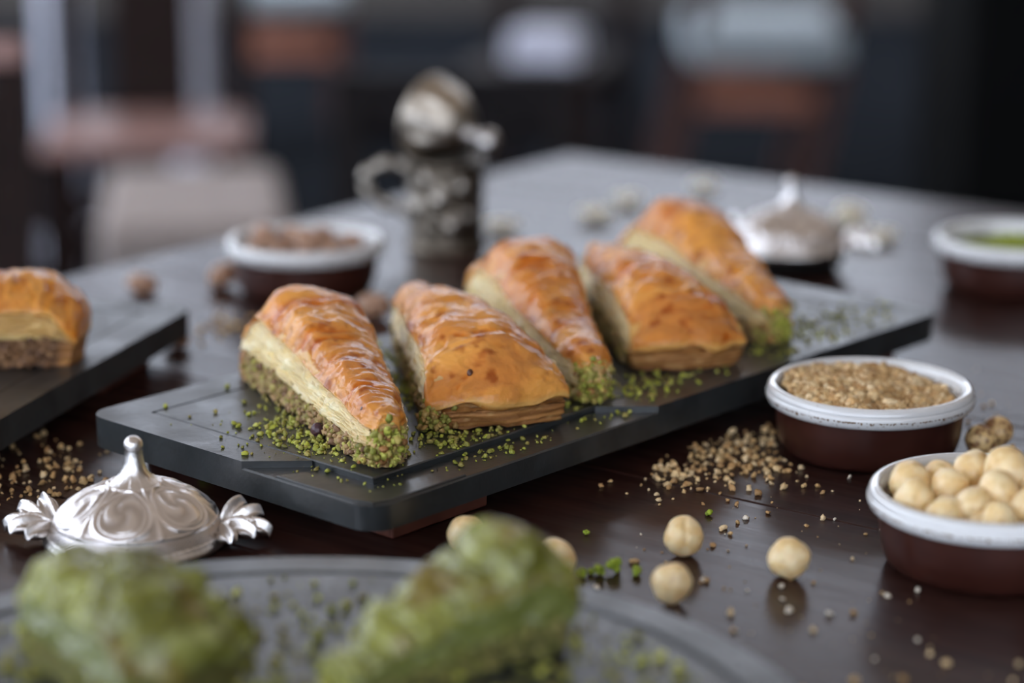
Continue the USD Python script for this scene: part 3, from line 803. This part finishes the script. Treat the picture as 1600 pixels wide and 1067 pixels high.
# ------------------------------------------------------------------ silver lids
def make_lid(label, x, y, z, rot):
    t = thing('silver_lid', label, 'lid', at(x, y, z), rot, 'ornate silver lids')
    R = .0345
    n, k = 288, 90
    u = np.linspace(0, 1, k)
    # dome: shoulder profile running from the rim to the foot of the finial
    pr = smoothcurve([(R * .985, .0052), (R * .93, .0092), (R * .82, .0140), (R * .62, .0190), (R * .40, .0222), (R * .24, .0244), (R * .16, .0270)], 15)
    s = np.linspace(0, 1, len(pr))
    th = np.linspace(0, 2 * np.pi, n, endpoint=False)
    TH, SS = np.meshgrid(th, s, indexing='ij')
    PR, PZ_ = np.interp(SS, s, pr[:, 0]), np.interp(SS, s, pr[:, 1])
    # six round medallions with curling leaves between plain ribs
    m = 6
    ph = (TH * m / (2 * np.pi)) % 1 - .5
    ax, ay = ph * 2.05, (SS - .50) / .29
    rad = np.hypot(ax, ay)
    ang = np.arctan2(ay, ax)
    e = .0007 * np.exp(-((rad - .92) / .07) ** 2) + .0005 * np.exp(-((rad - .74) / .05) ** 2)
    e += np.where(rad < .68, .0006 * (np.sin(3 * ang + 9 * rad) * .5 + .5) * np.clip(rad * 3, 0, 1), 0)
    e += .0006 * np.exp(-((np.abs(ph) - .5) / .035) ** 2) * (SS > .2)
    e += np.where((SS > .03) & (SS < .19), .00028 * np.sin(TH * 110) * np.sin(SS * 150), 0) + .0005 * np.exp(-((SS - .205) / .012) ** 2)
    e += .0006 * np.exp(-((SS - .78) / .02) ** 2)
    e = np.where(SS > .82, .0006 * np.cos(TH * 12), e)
    V = np.stack([(PR + e * .75) * np.cos(TH), (PR + e * .75) * np.sin(TH), PZ_ + e * .75], -1).reshape(-1, 3)
    K = len(pr)
    i, j = np.meshgrid(np.arange(n), np.arange(K - 1), indexing='ij')
    a, b = (i * K + j).ravel(), (((i + 1) % n) * K + j).ravel()
    F = np.vstack([np.stack([a, b, b + 1], 1), np.stack([a, b + 1, a + 1], 1)])
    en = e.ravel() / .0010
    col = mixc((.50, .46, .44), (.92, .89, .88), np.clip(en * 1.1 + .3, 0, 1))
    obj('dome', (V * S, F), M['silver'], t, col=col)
    rim = smoothcurve([(R * .90, .0030), (R * .93, .0008), (R * .99, .0003), (R * 1.03, .0012), (R * 1.035, .0026), (R * 1.01, .0040), (R * .985, .0054), (R * .95, .0056)], 5)
    v, f = lathe(rim * S, 192)
    tt = np.arctan2(v[:, 1], v[:, 0])
    v = v * np.where((v[:, 2] > .0012 * S)[:, None], (1 + .006 * np.sin(tt * 72))[:, None] * [1, 1, 0] + [0, 0, 1], 1)
    obj('rim', (v, f), M['silver'], t, col=np.tile((.84, .82, .80), (len(v), 1)))
    fin = smoothcurve([(R * .30, .0236), (R * .20, .0262), (R * .135, .0300), (R * .105, .0345), (R * .098, .0375), (R * .108, .0388), (R * .095, .0408), (R * .05, .0424), (0, .0428)], 6)
    v, f = lathe(fin * S, 48)
    obj('finial', (v, f), M['silver'], t, col=np.tile((.80, .78, .77), (len(v), 1)))
    # cast leaf handles at both ends
    petal_v, petal_f = ICO[3]
    for sx in (1, -1):
        ms, cs = [], []
        for px, py, pz, yaw, pit, ln in ((.0365, .0075, .0105, 50, 38, .0085), (.0365, -.0085, .0060, -55, 10, .0085), (.0425, .0045, .0090, 28, 25, .0085), (.0425, -.0050, .0070, -30, 5, .0085), (.0470, .0005, .0060, 0, -12, .0075), (.0400, .0, .0060, 0, 10, .0095)):
            u0 = petal_v[:, 0]
            taper = np.sqrt(np.clip(1 - .75 * np.clip(u0, -1, 1) ** 2 * (u0 > 0), .1, 1))
            q = petal_v * np.stack([np.full(len(u0), ln * .80), ln * .52 * taper, np.full(len(u0), ln * .34)], 1)
            rel = np.abs(petal_v[:, 1])
            q[:, 2] += .0022 * np.exp(-(rel / .22) ** 2) * (petal_v[:, 2] > -.2) - .0016 * np.exp(-((rel - .45) / .18) ** 2) * (petal_v[:, 2] > -.2) - .12 * ln * np.clip(u0, 0, 1) ** 2
            Rm = trimesh.transformations.euler_matrix(0, -math.radians(pit), math.radians(yaw))[:3, :3]
            q = q @ Rm.T + [px, py, pz]
            q[:, 0] *= sx
            ms.append((q * S, petal_f if sx > 0 else petal_f[:, ::-1]))
            cs.append(mixc((.50, .46, .43), (.88, .86, .85), sstep(.1, .7, 1 - rel)))
        arm = tube(np.array([[sx * R * .98, 0, .0045], [sx * .040, 0, .006], [sx * .047, 0, .0068]]) * S, .0028 * S, 10)
        ms.append(arm)
        cs.append(np.tile((.7, .68, .66), (len(arm[0]), 1)))
        obj('handle', cat(ms), M['silver'], t, col=np.vstack(cs))
    return t


lid = make_lid('ornate domed silver lid with leaf handles on the table at the front left', -.1455, .8350, 0.0, -3)
dup(lid, at(.1633, 1.3110, .0118), -24, 'ornate domed silver lid behind the right end of the middle board, out of focus')
dish = thing('low_dish', 'low dark metal dish under the far silver lid, behind the middle board', 'dish', at(.1633, 1.3110))
obj('bowl', lathe(np.array([(0, .0006), (.024, .0006), (.030, .003), (.0335, .0112), (.0325, .0114), (.029, .005), (.022, .003), (0, .003)]) * S, 64), M['bronze'], dish, smooth=50)

# ------------------------------------------------------------------ pewter pot with its lid tipped over the mouth
pot = thing('pewter_pot', 'dark ornate pewter cup with ring handle and tipped domed lid, standing behind the middle baklava', 'cup', at(-.0405, 1.369), 0)
R = .0235
n = 192
pp = smoothcurve([(.0, .0006), (R * .95, .0006), (R * 1.04, .002), (R * 1.0, .0045), (R * .985, .010), (R * .985, .030), (R * .99, .050), (R * 1.04, .0525), (R * 1.04, .0550), (R * .95, .0555)], 12)
pp = np.vstack([pp, [(R * .90, .054), (R * .88, .04), (R * .86, .006), (0, .005)]])
v, f = lathe(pp, n)
th = np.arctan2(v[:, 1], v[:, 0])
outer = (np.hypot(v[:, 0], v[:, 1]) > R * .96) & (v[:, 2] > .008) & (v[:, 2] < .050)
boss = np.zeros(len(v))
for ta, tz in ((-100, .034), (-62, .041), (-135, .028), (-30, .030), (-80, .018), (-50, .022), (-115, .045)):
    dd = np.hypot((np.angle(np.exp(1j * (th - math.radians(ta))))) * R, v[:, 2] - tz)
    boss += .0030 * np.exp(-(dd / .0036) ** 2)
swirl = .0007 * np.sin(th * 11 + v[:, 2] * 260) * np.sin(v[:, 2] * 420 + th * 3)
strap = .0016 * (np.abs(np.angle(np.exp(1j * (th - math.radians(-152))))) < .16)
e = (boss + swirl + strap) * outer
rr = np.hypot(v[:, 0], v[:, 1])
v[:, :2] *= (1 + e / np.maximum(rr, 1e-6))[:, None]
obj('cup', (v * S, f), M['pewter'], pot, col=mixc((.16, .135, .105), (.62, .58, .52), np.clip(e / .0030, 0, 1)))
hp = smoothcurve([(-R * .95, -.008, .0500), (-R * 1.35, -.010, .0535), (-R * 1.85, -.012, .0510), (-R * 2.1, -.012, .0420), (-R * 1.85, -.012, .0330), (-R * 1.4, -.010, .0270), (-R * .95, -.008, .0240)], 9)
hr = .0034 + .0009 * np.sin(np.linspace(0, 34, len(hp)))
v, f = tube(hp * S, hr * S, 14)
obj('handle', (v, f), M['pewter'], pot, col=np.tile((.42, .39, .34), (len(v), 1)))

Rl = .0255
dm = smoothcurve([(Rl * .93, -.0005), (Rl * 1.04, -.001), (Rl * 1.05, .0015), (Rl * .98, .003), (Rl * .95, .008), (Rl * .84, .016), (Rl * .62, .0235), (Rl * .36, .0275), (Rl * .2, .0290)], 9)
v, f = lathe(np.vstack([dm, [(Rl * .16, .0265), (Rl * .6, .0215), (Rl * .8, .0145), (Rl * .90, .007), (Rl * .93, -.0005)]]), 144)
th = np.arctan2(v[:, 1], v[:, 0])
e = .0010 * np.sin(th * 10) * np.exp(-((v[:, 2] - .012) / .007) ** 2)
v[:, :2] *= (1 + e / np.maximum(np.hypot(v[:, 0], v[:, 1]), 1e-4))[:, None]
kn = lathe(smoothcurve([(Rl * .22, .0285), (Rl * .14, .0315), (Rl * .15, .036), (Rl * .26, .0395), (Rl * .28, .043), (Rl * .20, .0465), (0, .0475)], 6), 40)
ax = np.array([.76, -.52, -.22])
Rx = trimesh.geometry.align_vectors([0, 0, 1], ax / np.linalg.norm(ax))[:3, :3]
v, kv = v * [1, 1, 1.12], kn[0] * [1, 1, 1.12]
v, kv = v @ Rx.T, kv @ Rx.T
sh = np.array([-.0115, .004, .0555 - v[:, 2].min() - .002])
lidp = obj('lid', ((v + sh) * S, f), M['pewter'], pot, col=mixc((.48, .43, .36), (.66, .62, .56), np.clip(e / .001, 0, 1)))
obj('knob', ((kv + sh) * S, kn[1]), M['pewter'], lidp, col=np.tile((.66, .64, .62), (len(kv), 1)))


# ------------------------------------------------------------------ crumbs
def scatter(name, label, category, pts, rr, pal, seed, z=0.0, sub=1, squash=.75, origin=None):
    rng = np.random.default_rng(seed)
    p = np.asarray(pts, float)
    r = rng.uniform(0, 1, len(p)) ** 2 * (rr[1] - rr[0]) + rr[0]
    o = np.array(origin if origin is not None else p.mean(0))
    q = np.c_[p - o, r * .55]
    mesh, col = blobs(q * S, r * S, rng, pick(rng, pal, len(p)), sub, .34, squash)
    v = mesh[0]
    v[:, 2] = np.maximum(v[:, 2], 0.00005)
    ob = obj(name, mesh, M['crumb'], col=col, loc=at(o[0], o[1], z))
    return tag(ob, label, category, kind='stuff')


def cloud(rng, cx, cy, sx, sy, n, rot=0.0):
    p = rng.normal(size=(n, 2)) * [sx, sy]
    c, s = math.cos(math.radians(rot)), math.sin(math.radians(rot))
    return p @ np.array([[c, s], [-s, c]]) + [cx, cy]


def inside_board(p, m=.004):
    a = math.radians(47.9)
    u, w = np.array([math.cos(a), math.sin(a)]), np.array([-math.sin(a), math.cos(a)])
    d = p - np.array([-.0524, .8118])
    x, y = d @ u, d @ w
    return (x > m) & (x < .3992 - m) & (y > m) & (y < .1783 - m), x, y


rng = np.random.default_rng(77)
p = np.vstack([cloud(rng, -.0760, .895, .009, .022, 620, 25), cloud(rng, -.085, .905, .014, .024, 260, 25), cloud(rng, -.035, .945, .009, .045, 620, 18), cloud(rng, -.028, .965, .012, .05, 300, 18), cloud(rng, -.030, .897, .006, .012, 110),
               cloud(rng, .005, .880, .022, .007, 110, 45), cloud(rng, .045, .950, .012, .012, 150, 40), cloud(rng, .062, .975, .02, .010, 110, 45), cloud(rng, .140, 1.060, .022, .016, 230, 45), cloud(rng, .165, 1.09, .02, .012, 90, 45), cloud(rng, .030, 1.05, .008, .04, 140, 15),
               cloud(rng, -.105, .90, .02, .02, 30), cloud(rng, .0, .95, .10, .05, 160, 48)])
ok, bx, by = inside_board(p, .006)
for T, ang, L, w1 in (((-.0520, .852), 106.6, .150, .057), ((-.0475, 1.062), -75.7, .1555, .0605), ((.0335, .943), 101.8, .148, .056), ((.0425, 1.147), -76.0, .1497, .0545), ((.1275, 1.043), 110.8, .142, .056)):
    ca, sa = math.cos(math.radians(ang)), math.sin(math.radians(ang))
    d = p - np.array(T)
    u, w = d @ [ca, sa], d @ [-sa, ca]
    ok &= ~((u > -.003) & (u < L + .006) & (np.abs(w) < (.016 + (w1 - .016) * np.clip(u / L, 0, 1)) / 2))
low_ = (by < .021) & (bx < .172) | (bx < .021) & (by < .06)
p, low_ = p[ok], low_[ok]
scatter('pistachio_crumbs', 'fine green pistachio crumbs strewn over the middle slate board among the baklava', 'crumbs', p[~low_], (.00025, .0014), GREENS, 1, .0240)
scatter('pistachio_crumbs', 'green pistachio crumbs lying in the sunken front corner of the middle board', 'crumbs', p[low_], (.0003, .0013), GREENS, 2, .0213)
rng = np.random.default_rng(78)
p = np.vstack([cloud(rng, -.07, .66, .06, .05, 520), cloud(rng, .035, .66, .03, .03, 170), cloud(rng, -.075, .665, .02, .02, 90), cloud(rng, -.15, .665, .012, .015, 70)])
p = p[(np.hypot(p[:, 0] + .0696, p[:, 1] - .5999) < .142)]
scatter('pistachio_crumbs', 'green pistachio crumbs strewn over the round slate board in the foreground', 'crumbs', p, (.0004, .0019), GREENS, 3, .0200)
rng = np.random.default_rng(79)


def off_boards(p):
    """Only bare table: not under boards, bowls or lid."""
    inb, x, y = inside_board(p, 0)
    near = (x > .002) & (x < .40) & (y > .0) & (y < .18)
    k = ~near & (np.hypot(p[:, 0] + .0696, p[:, 1] - .5999) > .168)
    for cx, cy in RAM:
        k &= np.hypot(p[:, 0] - cx, p[:, 1] - cy) > .040
    k &= ~((np.abs(p[:, 0] + .1465) < .058) & (np.abs(p[:, 1] - .84) < .036))
    return p[k]


p = off_boards(np.vstack([cloud(rng, .098, .944, .012, .024, 230, -35), cloud(rng, .075, .915, .012, .014, 60, -35), cloud(rng, .100, .925, .022, .02, 60)]))
scatter('nut_crumbs', 'tan nut crumbs spilled on the table between the middle board and the crumb ramekin', 'crumbs', p, (.0005, .0017), CRUMBC, 4)
p = off_boards(np.vstack([cloud(rng, -.195, .925, .014, .026, 90, 20), cloud(rng, -.185, .90, .014, .02, 40), cloud(rng, -.150, .955, .012, .03, 30), cloud(rng, -.205, .885, .012, .012, 14)]))
scatter('nut_crumbs', 'tan nut crumbs spilled on the table between the left board and the silver lid', 'crumbs', p, (.0005, .0019), CRUMBC, 5)
p = off_boards(np.vstack([cloud(rng, .10, .79, .05, .04, 95), cloud(rng, .13, .70, .03, .03, 40), cloud(rng, .12, .87, .04, .03, 50), cloud(rng, .215, 1.01, .012, .04, 30)]))
scatter('nut_crumbs', 'pale nut specks scattered over the bare table around the loose hazelnuts', 'crumbs', p, (.0002, .0014), CRUMBC + [(.75, .68, .55)], 6)
p = off_boards(np.vstack([cloud(rng, -.150, 1.170, .008, .014, 60)]))
scatter('nut_crumbs', 'blurred tan crumb patch on the table between the left board and the nut ramekin', 'crumbs', p, (.0006, .0018), CRUMBC, 7)

# bits of green pistachio large enough to count
for i, (x, y, r, lb) in enumerate([
        (.0260, .7965, .0021, 'bright green pistachio bit beside the round board, leftmost of the row of four'),
        (.0330, .7975, .0022, 'bright green pistachio bit, second from the left in the row of four'),
        (.0378, .8005, .0026, 'bright green pistachio bit, tallest and third in the row of four'),
        (.0468, .7990, .0020, 'bright green pistachio bit, rightmost of the row of four near the lying hazelnut'),
        (.0790, .8650, .0016, 'green pistachio bit on the table above the plank seam, right of the cleft hazelnut'),
        (.0290, .8420, .0012, 'small green pistachio bit in the dark reflection below the middle board'),
        (-.1290, .912, .0022, 'green pistachio bit on the table just left of the middle board corner')]):
    rg = np.random.default_rng(300 + i)
    cs = rg.normal(size=(6, 3)) * r * .45
    cs[:, 2] = np.abs(cs[:, 2]) + r * .3
    mesh, col = blobs(cs * S, np.full(6, r * .62) * S, rg, pick(rg, [(.32, .42, .03), (.24, .34, .02)], 6), 2, .12)
    mesh[0][:, 2] -= mesh[0][:, 2].min()
    tag(obj('pistachio_bit', mesh, M['crumb'], col=col, loc=at(x, y)), lb, 'pistachio')

# pale flakes of shaved nut at the back of the table
for i, (x, y, a, l, lb) in enumerate([
        (.0540, 1.4467, 10, .012, 'pale cream flake on the table left of the rearmost baklava, lower of two'),
        (.0771, 1.4951, 5, .010, 'pale cream flake on the table left of the rearmost baklava, upper of two'),
        (-.0060, 1.4100, 0, .011, 'pale cream flake beside the foot of the pewter cup'),
        (.2150, 1.4250, 30, .013, 'pale cream flake standing up right of the far silver lid'),
        (.2260, 1.3800, 8, .013, 'pale cream flake lying flat, farthest right of the far silver lid'),
        (.1320, 1.5444, 12, .009, 'pale cream flake at the back, just above the rightmost baklava')]):
    v, f = ICO[3]
    q = v * np.array([l, l * .62, .0042]) * (1 + .18 * (fbm(v * 2 + i, 2, i) - .5) * 2)[:, None]
    q[:, 2] += .0018 * (v[:, 0] ** 2) + .001 * v[:, 1]
    if i == 3:
        q = q @ trimesh.transformations.euler_matrix(math.radians(60), 0, 0)[:3, :3].T
    q[:, 2] -= q[:, 2].min()
    tag(obj('nut_flake', (q * S, f), M['nut'], col=np.tile((.88, .82, .66), (len(v), 1)), loc=at(x, y), rotz=a), lb, 'nut flake')


# ------------------------------------------------------------------ chairs, and pale stand-ins for bright gaps, in the blurred background
def beam(p0, p1, w, d):
    """Square bar between two points."""
    p0, p1 = np.asarray(p0, float), np.asarray(p1, float)
    c = np.array([[-w, -d], [w, -d], [w, d], [-w, d]]) / 2
    v = np.vstack([np.c_[c + p0[:2], np.full(4, p0[2])], np.c_[c + p1[:2], np.full(4, p1[2])]])
    f = [(0, 2, 1), (0, 3, 2), (4, 5, 6), (4, 6, 7)]
    for i in range(4):
        j = (i + 1) % 4
        f += [(i, j, 4 + j), (i, 4 + j, 4 + i)]
    return v, np.array(f)


def chair(label, loc, rot, wood, seatm, w=.40, d=.42, seat=.46, thick=.07, back=.84, rake=.0, group=None, railw=None, splat=.40, rail=True, railm=None):
    """Faces -y: seat, apron, raked legs, back posts with a top rail and a centre splat."""
    t = thing('dining_chair', label, 'chair', loc, rot, group)
    W, D, s = w / 2, d / 2, .042
    obj('seat', rbox(-W, W, -D, D, seat - thick, seat, .022), seatm, t, smooth=50)
    for x in (-W + s / 2, W - s / 2):
        obj('leg', beam((x + rake, -D + s / 2, 0), (x, -D + s / 2, seat - thick + .004), s, s), wood, t, smooth=False)
        obj('leg', beam((x + rake, D - s / 2 + .04, 0), (x, D - s / 2, seat - thick + .004), s, s), wood, t, smooth=False)
        if back:
            obj('back_post', beam((x, D - s / 2, seat - .01), (x - rake * .6, D + .06, back), s, s * .8), wood, t, smooth=False)
    if back:
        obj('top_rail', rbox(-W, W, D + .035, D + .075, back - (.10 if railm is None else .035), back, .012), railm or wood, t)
    if back and splat:
        obj('splat', beam((0, D - .01, seat - .01), (0, D + .05, back - .06), w * splat, .018), wood, t, smooth=False)
    if rail:
        obj('stretcher', rbox(-W + s + rake * .4, W - s + rake * .4, -D + .008, -D + .034, .25, .305, .005), railw or wood, t)
        obj('stretcher', rbox(-W + s + rake * .4, W - s + rake * .4, D - .030, D - .004, .25, .305, .005), railw or wood, t)
    return t


chair('brown wooden chair with grey blue cushion at the back right, raked legs', (.615, 5.62, 0), 180, M['chair_mid'], M['cushion'], w=.38, rake=.09, railw=M['chair_wood'], splat=0, thick=.10)
chair('brown wooden chair with grey blue cushion in the back, left of the pewter cup', (-.650, 6.55, 0), 8, M['chair_mid'], M['cushion'], w=.34, railw=M['chair_wood'])
chair('wooden chair with worn pinkish seat and dark splat back at the left', (-.640, 3.98, 0), 6, M['chair_dark'], M['seat_pink_lit_rail'], w=.36, d=.34, thick=.035)
chair('backless stool with a thick beige cloth seat beside the left edge of the table', (-.475, 3.34, 0), 8, M['chair_dark'], M['beige'], w=.27, d=.46, thick=.13, back=0)
chair('dark chair at the far left picture edge with pale light painted on its top rail', (-.698, 2.20, 0), 6, M['chair_dark'], M['chair_dark'], w=.40, back=.80, splat=.9, railm=M['seat_pink_lit_rail'])  # light on the top rail is painted in by the paler wood
chair('black leather chair with brass studs behind the pewter cup', (-.080, 2.95, 0), 0, M['black_cloth'], M['black_cloth'], w=.34, d=.40, thick=.2, back=.66)
chair('dark brown chair behind the table corner with an added pale block on its seat', (.070, 4.86, 0), -14, M['chair_dark'], M['chair_dark'], w=.31, thick=.06, splat=0, rail=False)
fc = thing('bright_patch_block', 'added pale blue block standing in for a bright patch, on the dark chair', 'cloth', (.075, 4.80, .4605), -14)  # added block, its pale colour stands in for bright floor behind
for k in range(3):
    obj('patch_layer', rbox(-.078 + .003 * k, .078 - .004 * k, -.07, .07, .022 * k, .022 * (k + 1), .010), M['pale'], fc, smooth=60)
for x, y, k, lb in ((-.985, 4.95, 0, 'added pale strip standing in for a bright gap, far left behind the wooden chair'), (-.700, 4.95, 0, 'added pale strip standing in for a bright gap, right of the wooden chair back')):  # added strips, pale colour imitates bright gaps between the furniture
    p_ = thing('bright_gap_strip', lb, 'bright_gap_strip', (x, y, 0))
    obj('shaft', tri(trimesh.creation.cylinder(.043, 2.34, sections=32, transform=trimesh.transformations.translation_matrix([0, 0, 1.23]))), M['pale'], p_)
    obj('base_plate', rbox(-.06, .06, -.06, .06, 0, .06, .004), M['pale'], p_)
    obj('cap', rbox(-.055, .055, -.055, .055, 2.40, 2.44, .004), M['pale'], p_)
cb = thing('black_cabinet', 'tall black cabinet at the right picture edge in the background', 'cabinet', (1.22, 4.6, 0))
obj('carcass', rbox(-.35, .35, -.25, .25, .06, 1.6, .006), M['black'], cb)
obj('plinth', rbox(-.33, .33, -.23, .23, 0, .06, .003), M['black'], cb)
obj('door', rbox(-.34, -.003, -.268, -.25, .08, 1.58, .004), M['black'], cb)
obj('door', rbox(.003, .34, -.268, -.25, .08, 1.58, .004), M['black'], cb)
